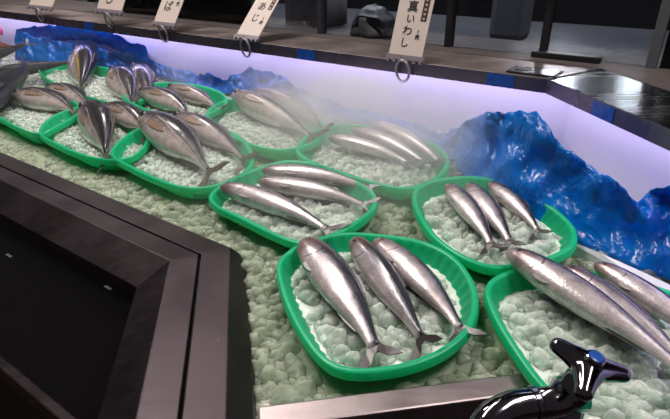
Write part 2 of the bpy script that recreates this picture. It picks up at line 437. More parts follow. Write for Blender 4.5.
# back: white lit panel, ledge with folded front lip, tube lights
UB = 0.935
v, f = run([(UB + 0.040, -0.05), (UB + 0.040, 0.183), (UB + 0.055, 0.183), (UB + 0.055, -0.05)], OFF_B, FARA, 0.05)
child('back_panel', v, f, M['panel'], case, smooth=False)
v, f = run([(UB - 0.028, 0.167), (UB - 0.028, 0.190), (UB - 0.025, 0.190), (UB - 0.025, 0.167)], OFF_B, FARA, 0.05)
child('ledge_lip', v, f, M['lip'], case, smooth=False)
v, f = run([(UB - 0.028, 0.1905), (UB + 0.100, 0.1930), (UB + 0.100, 0.183), (UB - 0.024, 0.183)], OFF_B, FARA, 0.05)
caps = lambda a: [(0 + a, 1 + a, 2 + a, 3 + a), (4 + a, 5 + a, 6 + a, 7 + a)]
sides = lambda a: [(a + k, a + (k + 1) % 4, a + 4 + (k + 1) % 4, a + 4 + k) for k in range(4)]
ledge = bevel(child('ledge', v[:8], sides(0) + caps(0), M['steel'], case, smooth=False), 0.0015)
bevel(child('ledge', v[4:], sides(0) + caps(0), M['steel_gloss'], case, smooth=False), 0.0015)
v, f = run([(UB + 0.100, 0.1935), (UB + 0.33, 0.1935), (UB + 0.33, 0.10), (UB + 0.100, 0.10)], OFF_B, FARA, 0.05)
child('rear_shelf', v, f, M['shelfbrown'], case, smooth=False)
v, f = run([(UB - 0.018, 0.176), (UB - 0.002, 0.176), (UB - 0.002, 0.182), (UB - 0.018, 0.182)], OFF_B, FARA, 0.05)
child('light_tube', v, f, M['led'], case, smooth=False)
# inset plate in the ledge, bright mitre seam, small blue patches on the lip
cpl = (at(509, 70, 0.192) + at(518, 64.5, 0.192) + at(561, 73.5, 0.192) + at(554, 82, 0.192)) / 4
X = (dA[0] * 0.052, dA[1] * 0.052, 0); Y = (nA[0] * 0.028, nA[1] * 0.028, 0)
Yn = np.array([nA[0], nA[1], 0.02]); Xn = np.array([dA[0], dA[1], 0])
g = G(); g.box(cpl + np.array([0, 0, 0.001]), Xn * 0.041, Yn * 0.026, (0, 0, 0.001)); ip = g.build('inset_frame', M['apron'], ledge)
g = G(); g.box(cpl + np.array([0, 0, 0.0015]), Xn * 0.036, Yn * 0.020, (0, 0, 0.001)); g.build('inset_plate', M['steel_clean'], ledge)
g = G(); g.box(cpl + np.array([*(dA * 0.020), 0.0022]), Xn * 0.012, Yn * 0.012, (0, 0, 0.0012)); g.build('latch', M['steel_dark'], ledge)
c0 = corner(UB - 0.026, UB - 0.026 - OFF_B); c1 = corner(UB + 0.098, UB + 0.098 - OFF_B)
g = G(); mid = (c0 + c1) / 2; dd = (c1 - c0) / 2; pp = np.array([dd[1], -dd[0]]); pp = pp / np.linalg.norm(pp) * 0.0022
g.box((mid[0], mid[1], Z0 + 0.1925), (dd[0], dd[1], 0.0012), (*pp, 0), (0, 0, 0.001)); g.build('mitre_seam', M['steel_clean'], ledge)
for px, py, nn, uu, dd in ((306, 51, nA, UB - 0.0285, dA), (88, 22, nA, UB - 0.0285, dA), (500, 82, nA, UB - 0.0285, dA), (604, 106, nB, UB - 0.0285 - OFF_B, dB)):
    p = at_u(px, py, nn, uu); g = G(); g.box((p[0], p[1], Z0 + 0.178), (*(dd * 0.024), 0), (*(nn * 0.0006), 0), (0, 0, 0.010)); g.build('blue_patch', M['bluepatch'], ledge)

# ---------------------------------------------------------------- refrigerated case windows behind the ledge
UG = 1.10
win = empty('window_1', (*(nA * UG + dA * 0.2), Z0 + 0.19)); tag(win, kind='structure')
g = G(); c = nA * UG + dA * 0.35; g.box((c[0], c[1], Z0 + 0.19 + 0.60), (*(dA * 1.45), 0), (*(nA * 0.002), 0), (0, 0, 0.60)); g.build('pane', M['glass'], win)
def post(px, py, w, mat):
    p = at(px, py, 0.192); al = p[:2] @ dA; q = nA * (UG - 0.004) + dA * al
    g = G(); g.box((q[0], q[1], Z0 + 0.19 + 0.6), (*(dA * w), 0), (*(nA * 0.012), 0), (0, 0, 0.60)); return g.build('frame', mat, win)
post(449, 47, 0.006, M['black']); post(542, 57, 0.0055, M['black']); post(649, 70, 0.008, M['pillar']); post(322, 34, 0.006, M['darkgrey'])
p = at(562, 62, 0.192); q = nA * (UG - 0.016) + dA * (p[:2] @ dA)
g = G(); g.box((q[0], q[1], Z0 + 0.1985), (*(dA * 0.062), 0), (*(nA * 0.012), 0), (0, 0, 0.006)); bevel(g.build('door_track', M['black'], win), 0.002)
p = at(668, 68, 0.192); q = nA * (UG + 0.004) + dA * (p[:2] @ dA - 0.25)
g = G(); g.box((q[0], q[1], Z0 + 0.19 + 0.6), (*(dA * 0.262), 0), (*(nA * 0.006), 0), (0, 0, 0.60)); g.build('dark_panel', M['black'], win)

g = G(); c = nA * 1.75 + dA * 0.3; g.box((c[0], c[1], Z0 + 0.08), (*(dA * 1.9), 0), (*(nA * 0.38), 0), (0, 0, 0.06)); o = g.build('counter', M['grey'], loc=(c[0], c[1], Z0)); tag(o, 'long grey counter in the dark room behind the glass', 'counter')
g = G(); o = at_u(511, 20, nA, 1.62); g.box((o[0], o[1], Z0 + 0.14 + 0.5), (*(dA * 0.05), 0), (*(nA * 0.05), 0), (0, 0, 0.5)); o2 = bevel(g.build('pillar', M['pillar'], loc=(o[0], o[1], Z0 + 0.14)), 0.02); tag(o2, 'blurred pale grey pillar seen through the glass', 'pillar')

# things on the rear shelf at the left, in front of the dark room
ps = at(296, 27, 0.194)
g = G(); lv = []; N_ = 120
for zz in (0.0, 0.16):
    for k in range(N_):
        a = 2 * math.pi * k / N_; cs, sn = math.cos(a), math.sin(a)
        r = 1 / ((abs(cs) ** 6 + abs(sn) ** 6) ** (1 / 6)) * (1 + 0.022 * math.cos(30 * a))
        q = ps[:2] + nA * 0.09 + dA * cs * r * 0.075 + nA * sn * r * 0.060
        lv.append((q[0], q[1], Z0 + 0.194 + zz))
g.add(lv, [(k, (k + 1) % N_, N_ + (k + 1) % N_, N_ + k) for k in range(N_)] + [tuple(range(N_)), tuple(range(N_, 2 * N_))])
tag(g.build('steel_container', M['film'], loc=(ps[0], ps[1], Z0 + 0.194), smooth=True), 'ribbed grey steel container behind the second price tag from the right', 'container')
pw = at(212, 18, 0.194)
g = G(); g.box(pw + np.array([*(nA * 0.10), 0.020]), (*(dA * 0.09), 0), (*(nA * 0.05), 0), (0, 0, 0.020))
tag(bevel(g.build('flat_box', M['beige'], loc=pw), 0.004), 'low beige box behind the ledge, left of the ribbed container', 'box')
pw = at(232, 12, 0.194)
g = G(); q = pw + np.array([*(nA * 0.06), 0.0])
g.tube([q + np.array([*(dA * 0.11), 0.17]), q + np.array([*(dA * 0.02), 0.012])], [0.05, 0.010], 12)
tag(g.build('folded_sack', M['black'], loc=pw, smooth=True), 'black pointed sack leaning behind the ledge near the beige box', 'sack')
pw = at(75, 2, 0.194)
g = G(); q = pw + np.array([*(nA * 0.15), 0.04]); g.box(q, (*(dA * 0.16), 0), (*(nA * 0.05), 0), (0, 0, 0.04))
tag(bevel(g.build('green_crate', M['greencrate'], loc=pw), 0.004), 'dark green crate at the top left behind the ledge', 'crate')
pw = at(362, 38, 0.194)
g = G(); bv = []; bf = []; na, nb = 28, 12
for i in range(nb + 1):
    for k in range(na):
        a = 2 * math.pi * k / na; b = 0.5 * math.pi * i / nb
        r = (1 + 0.22 * mnoise.noise((math.cos(a) * 2, math.sin(a) * 2, i * 0.5))) * math.cos(b * 0.96)
        q = pw[:2] + nA * 0.05 + dA * 0.062 * r * math.cos(a) + nA * 0.045 * r * math.sin(a)
        bv.append((q[0], q[1], Z0 + 0.194 + 0.068 * math.sin(b) * (1 + 0.12 * mnoise.noise((a, b * 2, 3)))))
bf = [(i * na + k, i * na + (k + 1) % na, (i + 1) * na + (k + 1) % na, (i + 1) * na + k) for i in range(nb) for k in range(na)] + [tuple(range(na)), tuple(nb * na + k for k in range(na))]
g.add(bv, bf); tag(g.build('plastic_bag', M['darkgrey'], loc=pw, smooth=True), 'crumpled grey plastic bag on the rear shelf left of the sardine price tag', 'bag')

# ---------------------------------------------------------------- ice
def ico(sub):
    bm = bmesh.new(); bmesh.ops.create_icosphere(bm, subdivisions=sub, radius=1.0)
    v = np.array([p.co[:] for p in bm.verts]); f = np.array([[q.index for q in t.verts] for t in bm.faces]); bm.free(); return v, f
ICO = {s: ico(s) for s in (1, 2)}
def chunk_mesh(name, pts, rads, subs, mat, extra=None, mat2=None):
    """many small irregular lumps in one mesh"""
    VV, FF, off = [], [], 0
    ev = ef = None
    for s in (1, 2):
        bv, bf = ICO[s]; sel = np.where(subs == s)[0]
        if not len(sel): continue
        n = len(sel); m = len(bv)
        q = rs.normal(size=(n, 4)); q /= np.linalg.norm(q, axis=1)[:, None]; w, x, y, z = q.T
        R = np.stack([1 - 2 * (y * y + z * z), 2 * (x * y - z * w), 2 * (x * z + y * w), 2 * (x * y + z * w), 1 - 2 * (x * x + z * z), 2 * (y * z - x * w), 2 * (x * z - y * w), 2 * (y * z + x * w), 1 - 2 * (x * x + y * y)], 1).reshape(n, 3, 3)
        sc = rs.uniform(0.62, 1.25, size=(n, 1, 3)); d = rs.normal(size=(n, 3, 3)); ph = rs.uniform(0, 6, size=(n, 3))
        lump = 1 + 0.13 * sum(np.sin(2.1 * (bv @ d[:, k].T).T + ph[:, k:k + 1]) for k in range(3))
        p = bv[None] * lump[:, :, None] * sc
        # squarish lumps
        p = np.sign(p) * np.abs(p) ** 0.62
        p = np.einsum('nij,nmj->nmi', R, p) * rads[sel][:, None, None] + pts[sel][:, None, :]
        VV.append(p.reshape(-1, 3)); FF.append((bf[None] + (np.arange(n) * m)[:, None, None] + off).reshape(-1, 3)); off += n * m
    V = np.vstack(VV); Fc = np.vstack(FF); nch = len(Fc)
    if extra is not None:
        ev, ef = extra; V = np.vstack([V, ev]); Fc = np.vstack([Fc, np.asarray(ef) + off])
    me = bpy.data.meshes.new(name)
    c0 = pts.mean(0)
    me.vertices.add(len(V)); me.vertices.foreach_set('co', (V - c0).astype(np.float32).ravel())
    me.loops.add(len(Fc) * 3); me.loops.foreach_set('vertex_index', Fc.astype(np.int32).ravel())
    me.polygons.add(len(Fc)); me.polygons.foreach_set('loop_start', np.arange(0, len(Fc) * 3, 3, dtype=np.int32))
    me.materials.append(mat)
    if mat2: me.materials.append(mat2)
    mi = np.zeros(len(Fc), dtype=np.int32); mi[nch:] = 1 if mat2 else 0
    me.polygons.foreach_set('material_index', mi)
    me.polygons.foreach_set('use_smooth', np.ones(len(Fc), dtype=bool))
    me.update(calc_edges=True); me.validate()
    o = bpy.data.objects.new(name, me); col.objects.link(o); o.location = c0
    return o

def inpoly(x, y, P):
    r = np.zeros(len(x), bool); j = len(P) - 1
    for i in range(len(P)):
        a, b = P[i], P[j]
        c = ((a[1] > y) != (b[1] > y)) & (x < (b[0] - a[0]) * (y - a[1]) / (b[1] - a[1] + 1e-12) + a[0])
        r ^= c; j = i
    return r

# ---------------------------------------------------------------- baskets
RIM = 0.026; LOW = 0.009
BASK = [
 ('round green basket of three sardines nearest the steel corner, front centre', [(276,266),(283,300),(300,335),(322,362),(348,373),(385,372),(420,364),(450,350),(471,330),(479,305),(474,280),(455,256),(425,241),(385,234),(345,232),(310,239),(288,250)]),
 ('green basket of three slim sardines in the middle of the ice', [(209,194),(214,206),(240,219),(268,233),(295,243),(318,241),(345,231),(368,216),(378,203),(373,191),(350,176),(318,163),(285,160),(255,168),(228,180)]),
 ('oval green basket of three short sardines beside the blue sheet', [(412,200),(416,187),(440,178),(478,176),(520,187),(552,205),(574,225),(577,243),(560,256),(525,266),(490,268),(458,256),(432,237),(418,217)]),
 ('green basket behind the faucet with three large sardines', [(485,287),(493,317),(519,360),(547,394),(590,430),(650,445),(720,430),(750,380),(730,330),(692,300),(652,284),(600,272),(550,266),(505,271)]),
 ('long misty green basket of silver sardines below the sardine price tag', [(296,147),(302,158),(332,171),(377,184),(406,189),(432,182),(447,170),(450,159),(440,146),(415,135),(380,127),(345,124),(312,131)]),
 ('green basket of two fish with one visible eye, at the back centre', [(206,116),(211,125),(240,141),(275,150),(303,147),(321,138),(326,126),(312,113),(285,102),(255,96),(228,99),(210,107)]),
 ('green basket of the biggest horse mackerel with spread tail', [(110,155),(130,168),(156,180),(184,188),(212,187),(240,177),(254,161),(248,143),(232,131),(205,123),(170,120),(140,127),(118,141)]),
 ('green basket holding the plump dark-backed horse mackerel pair', [(38,132),(58,146),(88,157),(118,160),(140,152),(149,136),(138,119),(110,107),(80,106),(52,116)]),
 ('green basket of two horse mackerel at the left edge', [(-22,108),(0,119),(20,129),(40,134),(58,126),(78,114),(80,105),(65,96),(35,89),(5,90),(-15,97)]),
 ('green basket of two slender horse mackerel behind the biggest one', [(122,97),(140,108),(165,116),(192,119),(214,112),(228,102),(222,92),(200,85),(170,82),(145,84),(128,89)]),
 ('far green basket of the yellow-banded horse mackerel near the blue sheet', [(38,70),(50,81),(75,92),(103,101),(128,104),(146,97),(146,84),(130,73),(100,66),(70,62),(48,63)]),
]
basket_polys = []
def make_basket(label, px):
    P = np.array([atbed(x, y, RIM) for x, y in px]); N = 264
    P = catmull(P, N); c = P.mean(0); r = np.linalg.norm((P - c)[:, :2], axis=1); depth = 0.040
    dirs = (P - c) / r[:, None]
    def loop(ins, dz, rib=0.0):
        k = np.arange(N); w = 0.0011 * rib * np.cos(2 * math.pi * k / 6.0)
        q = P - dirs * (ins + w)[:, None] if hasattr(ins + w, '__len__') else P
        return q + BEDN * dz
    loops = [loop(0.030, -depth), loop(0.025, -depth + .004, 1), loop(0.0065, -0.010, 1), loop(0.0, -0.011), loop(-0.0006, -0.009), loop(0.0006, -0.0012), loop(0.002, 0.0004), loop(0.0065, 0.0004), loop(0.0082, -0.0012),
             loop(0.0092, -0.005, 1), loop(0.027, -depth + .0055, 1), loop(0.031, -depth + .0025)]
    V = np.vstack(loops); n = len(loops)
    f = [(i * N + k, i * N + (k + 1) % N, (i + 1) * N + (k + 1) % N, (i + 1) * N + k) for i in range(n - 1) for k in range(N)]
    f += [tuple(range(N)), tuple((n - 1) * N + k for k in range(N))]
    o = mesh_obj('fish_basket', V, f, M['basket'], loc=c - BEDN * depth)
    tag(o, label, 'basket', 'green fish baskets')
    basket_polys.append(P)
    return P, c
def rand_in(poly, n, inset):
    c = poly.mean(0); Q = c + (poly - c) * (1 - inset / np.linalg.norm((poly - c)[:, :2], axis=1))[:, None]
    lo, hi = Q[:, :2].min(0), Q[:, :2].max(0); out = np.zeros((0, 2))
    while len(out) < n:
        p = rs.uniform(lo, hi, size=(n * 2, 2)); out = np.vstack([out, p[inpoly(p[:, 0], p[:, 1], Q[:, :2])]])
    return out[:n]
def area(P): x, y = P[:, 0], P[:, 1]; return 0.5 * abs(np.dot(x, np.roll(y, 1)) - np.dot(y, np.roll(x, 1)))
def subs_for(p): return np.where(np.hypot(p[:, 0], p[:, 1]) < 0.85, 2, 1)
for i, (lab, px) in enumerate(BASK):
    P, c = make_basket(lab, px)
    n = int(area(P) / 0.0105 ** 2 * (1.4 + 1.6 * min(1, max(0, (math.hypot(c[0], c[1]) - 0.75) / 0.45))))
    q = rand_in(P, n, 0.029 if i < 4 else 0.036)
    z = bedz(q[:, 0], q[:, 1]) + RIM - 0.019 + rs.uniform(-0.006, 0.002, n) - (0 if i < 4 else 0.005)
    far = np.clip((np.hypot(q[:, 0], q[:, 1]) - 0.75) / 0.45, 0, 1); rad = rs.uniform(0.0045, 0.0105, n) * (1 - 0.45 * far); z += 0.003 * far
    # floor of packed ice under the loose lumps
    Q = c + (P - c) * (1 - (0.0165 if i < 4 else 0.022) / np.linalg.norm((P - c)[:, :2], axis=1))[:, None] - BEDN * (0.0205 if i < 4 else 0.029)
    m = len(Q); ev = np.vstack([Q, (c - BEDN * 0.017)[None]]); ef = [(k, (k + 1) % m, m) for k in range(m)]
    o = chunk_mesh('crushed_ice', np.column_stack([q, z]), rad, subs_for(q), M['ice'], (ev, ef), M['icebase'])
    tag(o, 'crushed ice filling the ' + {0: 'front centre sardine basket', 1: 'middle slim-sardine basket', 2: 'oval basket beside the blue sheet', 3: 'basket behind the faucet', 4: 'long misty sardine basket', 5: 'back basket of the fish with an eye', 6: 'basket of the biggest horse mackerel', 7: 'basket of the plump dark-backed pair', 8: 'basket at the left edge', 9: 'basket of two slender horse mackerel', 10: 'far basket of the yellow-banded fish'}[i], 'ice', 'ice in the baskets', 'stuff')

# bed of ice between the baskets
def bed_poly():
    a = corner(0.437, 0.437 - OFF_F); far0 = dA * 2.3 + nA * 0.437; far1 = dA * 2.3 + nA * (UB + 0.010); b = corner(UB + 0.010, UB + 0.010 - OFF_B)
    e1 = dB * (ub + 0.004) + nB * (UB + 0.01 - OFF_B); e0 = dB * (ub + 0.004) + nB * (0.437 - OFF_F)
    return np.array([a, far0, far1, b, e1, e0])
BP = bed_poly()
lo, hi = BP.min(0), BP.max(0); ngr = 60000
q = rs.uniform(lo, hi, size=(ngr, 2)); q = q[inpoly(q[:, 0], q[:, 1], BP)]
pxl = np.array([proj((x, y, bedz(x, y))) for x, y in q]); q = q[(pxl[:, 0] > -60) & (pxl[:, 0] < 730) & (pxl[:, 1] > 15) & (pxl[:, 1] < 460)]
keep = np.ones(len(q), bool)
for P in basket_polys:
    c = P.mean(0); Q = c + (P - c) * (1 - 0.002 / np.linalg.norm((P - c)[:, :2], axis=1))[:, None]
    keep &= ~inpoly(q[:, 0], q[:, 1], Q[:, :2])
q = q[keep]; dist = np.hypot(q[:, 0], q[:, 1])
keep = rs.uniform(size=len(q)) < np.clip(1.4 - dist * 0.35, 0.5, 1.0); q = q[keep]
n = len(q); z = bedz(q[:, 0], q[:, 1]) - LOW + rs.uniform(-0.007, 0.001, n); rad = rs.uniform(0.005, 0.0115, n) * np.clip(1.0 - 0.8 * (np.hypot(q[:, 0], q[:, 1]) - 0.75), 0.55, 1.0)
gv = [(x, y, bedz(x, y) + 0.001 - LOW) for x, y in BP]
chunk = chunk_mesh('crushed_ice', np.column_stack([q, z]), rad, subs_for(q), M['greenlit_wetice'], (np.array(gv), [(0, 1, 2), (0, 2, 3), (0, 3, 4), (0, 4, 5)]), M['icebed'])
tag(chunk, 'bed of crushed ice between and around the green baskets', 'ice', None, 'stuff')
print('bed chunks', n)

# ---------------------------------------------------------------- blue plastic sheet along the back
def crinkle(p, a):
    s = 0
    for k, (fr, am) in enumerate(((15, 1.0), (33, 0.60), (70, 0.30))):
        d, _ = mnoise.voronoi((p[0] * fr + 7 * k, p[1] * fr + 2 * mnoise.noise((p[0] * 9, p[1] * 9, p[2] * 9)), p[2] * fr * 0.8), distance_metric='MANHATTAN')
        s += am * (0.55 - d[0])
    return 1.9 * a * s
def sheet(name, pairs, back, amp, rows=22, nseg=330, drop=0.035):
    b = catmull(np.array([atbed(*x, 0.0) for x, _ in pairs]), nseg, closed=False)
    cr = []
    for x, y in pairs:
        pb_ = atbed(*x, 0.0); r = math.hypot(pb_[0], pb_[1]) + back
        d = ray(*y); dh = d[:2] / math.hypot(d[0], d[1])
        lim = min([UB - 0.015, 9][0] / (nA @ dh) if nA @ dh > 0 else 9, (UB - 0.015 - OFF_B) / (nB @ dh) if nB @ dh > 1e-3 else 9)
        cr.append(at_range(*y, min(r, lim)))
    cr = catmull(np.array(cr), nseg, closed=False)
    for i in range(nseg): cr[i, 2] += amp * (0.9 * mnoise.noise((i * 0.13, amp, 0)) + 0.5 * mnoise.noise((i * 0.45, 1, amp)))
    V = []; 
    for i in range(nseg):
        base, top = b[i], cr[i]; dh = top[:2] - base[:2]; dh = dh / (np.linalg.norm(dh) + 1e-9)
        away = top[:2] / np.linalg.norm(top[:2])
        nrm = np.array([-away[0], -away[1], 0.35])
        for j in range(rows):
            t = j / (rows - 5)
            if t <= 1:
                p = base + (top - base) * t; p = p + np.array([*(away), 0]) * (0.012 * math.sin(math.pi * t) * math.sin(i * 0.11))
            else:
                k = (t - 1) / (4 / (rows - 5)); p = top + np.array([*(away * 0.012 * math.sin(k * 1.57)), -drop * k * k])
            w = min(1, 0.25 + t * 1.2)
            p = p + nrm * crinkle(p, amp * w)
            V.append(p)
    f = [(i * rows + j, (i + 1) * rows + j, (i + 1) * rows + j + 1, i * rows + j + 1) for i in range(nseg - 1) for j in range(rows - 1)]
    o = mesh_obj(name, V, f, M['foil'], loc=b[nseg // 2], smooth=True)
    m = o.modifiers.new('thickness', 'SOLIDIFY'); m.thickness = 0.0006
    return o
PAIRS = [((705,298),(705,200)),((670,281),(670,190)),((645,273),(651,188)),((628,265),(637,197)),((605,255),(617,182)),((580,245),(600,170)),((560,235),(580,162)),((540,226),(563,146)),((520,215),(549,124)),((500,204),(530,113)),((480,190),(500,111)),((462,175),(472,118)),((450,162),(456,128)),((430,148),(437,131)),((400,136),(402,120)),((365,124),(365,110)),((335,114),(332,102)),((305,107),(303,88)),((275,101),(275,73)),((250,97),(250,69)),((225,93),(224,77)),((200,88),(200,73)),((170,80),(170,66)),((145,74),(145,58)),((120,70),(118,51)),((95,67),(95,47)),((65,64),(65,41)),((40,62),(38,36)),((15,60),(14,33))]
o = sheet('plastic_sheet', PAIRS, 0.028, 0.0135)
tag(o, 'crumpled shiny blue plastic sheet draped along the back of the ice', 'plastic sheet')
PAIRS2 = [((150,60),(146,47)),((130,54),(128,40)),((112,50),(108,30)),((95,48),(95,25.5)),((75,46),(75,23)),((50,42),(50,25)),((30,40),(30,27)),((14,42),(16,29))]
o = sheet('plastic_sheet', PAIRS2, 0.02, 0.008, rows=16, nseg=110, drop=0.05)
tag(o, 'short blue plastic sheet propped behind the other at the far left, against the panel', 'plastic sheet')

# white liner strip at the foot of the blue sheet, right edge
b0 = [atbed(x, y, 0.012) for x, y in ((552,233),(600,253),(645,273),(695,297))]; b1 = [atbed(x, y, 0.006) for x, y in ((555,238),(600,259),(645,284),(695,312))]
v = []; 
for a_, b_ in zip(b0, b1): v += [a_, b_, a_ + np.array([0, 0, -0.02]), b_ + np.array([0, 0, -0.02])]
f = []
for i in range(3): k = 4 * i; f += [(k, k + 1, k + 5, k + 4), (k + 1, k + 3, k + 7, k + 5), (k + 2, k + 6, k + 7, k + 3), (k, k + 4, k + 6, k + 2)]
f += [(0, 2, 3, 1), (12, 13, 15, 14)]
tag(mesh_obj('liner_strip', v, f, M['liner'], loc=b0[1], smooth=False), 'white plastic liner strip showing under the blue sheet at the right edge', 'liner')

# ---------------------------------------------------------------- fish
PROF = {
 'sardine': dict(t=[0, .012, .04, .09, .16, .25, .36, .48, .60, .71, .80, .87, .90],
                 d=[.004, .034, .056, .073, .085, .092, .094, .087, .072, .052, .035, .027, .030],
                 v=[.004, .030, .052, .074, .092, .104, .110, .102, .082, .056, .036, .027, .030],
                 w=[.004, .022, .040, .052, .061, .068, .070, .065, .053, .037, .023, .014, .008]),
 'aji': dict(t=[0, .012, .04, .09, .16, .25, .36, .48, .60, .71, .80, .86, .89],
                 d=[.004, .028, .056, .084, .108, .124, .128, .116, .088, .053, .026, .018, .022],
                 v=[.004, .024, .050, .080, .110, .134, .142, .128, .094, .055, .026, .018, .022],
                 w=[.004, .024, .046, .066, .080, .088, .088, .078, .058, .036, .020, .014, .007]),
}
PROF['dark'] = PROF['sardine']; PROF['red'] = PROF['aji']
NR, NL = 24, 44
def thin(P2, c, ax, ay, az, th):
    """flat outline in (ax, ay) given thickness th along az"""
    n = len(P2); top = [c + ax * a + ay * b + az * th for a, b in P2]; bot = [c + ax * a + ay * b - az * th for a, b in P2]
    f = [tuple(range(n)), tuple(range(2 * n - 1, n - 1, -1))] + [(k, (k + 1) % n, n + (k + 1) % n, n + k) for k in range(n)]
    return top + bot, f
def fish(kind, name, head, tail, label, group, cat='fish', bend=0.05, roll=12, dh=0.012, dt=0.004, hs=1.0, side=1, twist=0.3, arch=0.0, mat=None, tailspread=1.0):
    pr = PROF[kind]; base = RIM - 0.010
    P0 = atbed(*head, base + dh); P1 = atbed(*tail, base + dt)
    T = P1 - P0; L = np.linalg.norm(T); T = T / L
    N_ = BEDN - T * (BEDN @ T); N_ /= np.linalg.norm(N_); S = np.cross(N_, T) * side
    ts = np.linspace(0, 1, NL) ** 1.25 * pr['t'][-1]
    d_ = np.interp(ts, pr['t'], pr['d']) * hs; v_ = np.interp(ts, pr['t'], pr['v']) * hs; w_ = np.interp(ts, pr['t'], pr['w'])
    k = np.array([.2, .6, .2])
    for arr in (d_, v_, w_):
        arr[1:-1] = np.convolve(arr, k, 'same')[1:-1]
    def ctr(t): return P0 + T * L * t + S * bend * L * 4 * t * (1 - t) + N_ * (arch * L * 4 * t * (1 - t))
    def frame(t):
        tt = ctr(t + 0.01) - ctr(t - 0.01); tt /= np.linalg.norm(tt)
        n = N_ - tt * (N_ @ tt); n /= np.linalg.norm(n); s = np.cross(n, tt) * side
        a = math.radians(roll) + twist * max(0, t - 0.6) * 2.5
        D = math.cos(a) * s + math.sin(a) * n; W = -math.sin(a) * s + math.cos(a) * n
        return tt, D, W
    root = empty(name, (P0 + P1) / 2 - N_ * 0.012)
    V, U = [], []
    for i, t in enumerate(ts):
        c = ctr(t); tt, D, W = frame(t)
        for j in range(NR):
            th = 2 * math.pi * j / NR; cs, sn = math.cos(th), math.sin(th)
            hh = d_[i] if cs > 0 else v_[i]
            V.append(c + D * L * hh * cs + W * L * w_[i] * np.sign(sn) * abs(sn) ** 0.9)
            U.append((t, (cs + 1) / 2 if True else 0))
    V.append(ctr(0) - T * 0.003 * L); U.append((0, 0.5)); nv = len(V) - 1
    f = [(i * NR + j, i * NR + (j + 1) % NR, (i + 1) * NR + (j + 1) % NR, (i + 1) * NR + j) for i in range(NL - 1) for j in range(NR)]
    f += [(nv, (j + 1) % NR, j) for j in range(NR)] + [tuple((NL - 1) * NR + j for j in range(NR))]
    child('body', V, f, mat or M['fish_' + kind], root, uvs=U)
    fm = M['fin_' + kind]
    # forked tail
    te = pr['t'][-1] - 0.015; c = ctr(te); tt, D, W = frame(te); h0 = pr['d'][-1] * hs * 0.9; ln = 1 - te
    sp = 0.100 * tailspread * (0.9 if kind == 'aji' else 1.0)
    O = [(0, h0), (ln * .30, h0 * 1.5), (ln * .70, sp * .72), (ln * 1.05, sp * 1.05), (ln * .72, sp * .50), (ln * .40, 0.012), (ln * .34, 0), (ln * .40, -0.012), (ln * .74, -sp * .54), (ln * 1.12, -sp * 1.1), (ln * .68, -sp * .78), (ln * .30, -h0 * 1.5), (0, -h0)]
    nx, ny = (.50, .62) if kind == 'aji' else (.42, .50)
    O[4] = (ln * .84, sp * .42); O[8] = (ln * .86, -sp * .46); O[5] = (ln * (nx + .06), .014); O[6] = (ln * nx, 0); O[7] = (ln * (nx + .06), -.014); O[2] = (ln * .66, sp * .82); O[10] = (ln * .64, -sp * .86)
    # two lobes, each slightly out of plane
    top, bot = [], []
    for a, b in O:
        off = W * L * (0.14 * b * b / sp + 0.05 * a * math.sin(40 * b)) * 1.0
        q = c + tt * L * a + D * L * b + off; top.append(q + W * 0.0007); bot.append(q - W * 0.0007)
    n = len(O); tv = top + bot
    ctrt = 6; tf = []
    for kk in range(5): tf.append((kk, kk + 1, 5 if kk < 4 else 6, ) if kk < 4 else (0, 5, 6))
    tf = [(0, 1, 5), (1, 2, 4, 5), (2, 3, 4), (0, 5, 6), (12, 6, 7), (0, 6, 12), (12, 7, 11), (11, 7, 8, 10), (10, 8, 9)]
    tf = tf + [tuple(x + n for x in reversed(q)) for q in tf] + [(k2, (k2 + 1) % n, n + (k2 + 1) % n, n + k2) for k2 in range(n)]
    child('tail_fin', tv, tf, fm, root, smooth=False)
    # eye on the upper flank
    te = 0.07 if kind == 'sardine' else 0.085; c = ctr(te); tt, D, W = frame(te); wi = np.interp(te, ts, w_); di = np.interp(te, ts, d_)
    ec = c + D * L * di * 0.12 + W * L * wi * 0.97; bv, bf = ICO[2]; er = L * (0.026 if kind == 'aji' else 0.014)
    child('eye', [ec + (tt * p[0] + D * p[1]) * er + W * p[2] * er * 0.45 for p in bv], bf, M['eye'], root)
    # pectoral fin, folded back along the flank
    te = 0.22 if kind == 'sardine' else 0.23; c = ctr(te); tt, D, W = frame(te); wi = np.interp(te, ts, w_); vi = np.interp(te, ts, v_)
    fl = 0.19 if kind in ('aji', 'red') else 0.085
    pc = c - D * L * vi * (0.30 if kind != 'sardine' else 0.86) + W * L * wi * (0.96 if kind != 'sardine' else 0.52)
    O2 = [(0, .012), (fl * .4, .020), (fl * .8, .010), (fl, -.004), (fl * .75, -.016), (fl * .3, -.018), (0, -.010)]
    vv, ff = thin([(a * L, b * L) for a, b in O2], pc + W * 0.0012, tt, D, W, 0.0006); child('pectoral_fin', vv, ff, M.get('pec_' + kind, fm), root, smooth=False)
    # low dorsal and anal fins
    for nm, a0, a1, sg, hh, arr in (('dorsal_fin', .36, .56, 1, .030, d_), ('anal_fin', .60, .76, -1, .020, v_)):
        tt_ = np.linspace(a0, a1, 7); lo_, hi_ = [], []
        for q_i, t in enumerate(tt_):
            c = ctr(t); _, D, W = frame(t); e = np.interp(t, ts, arr) * 0.97; s_ = math.sin(math.pi * (0.12 + 0.80 * (1 - q_i / 6)))
            lo_.append(c + sg * D * L * e); hi_.append(c + sg * D * L * (e + hh * s_ * 0.5) + T * L * 0.02)
        O3 = lo_ + hi_[::-1]; W0 = frame(0.5)[2] * 0.0005
        n = len(O3); vv = [p + W0 for p in O3] + [p - W0 for p in O3]
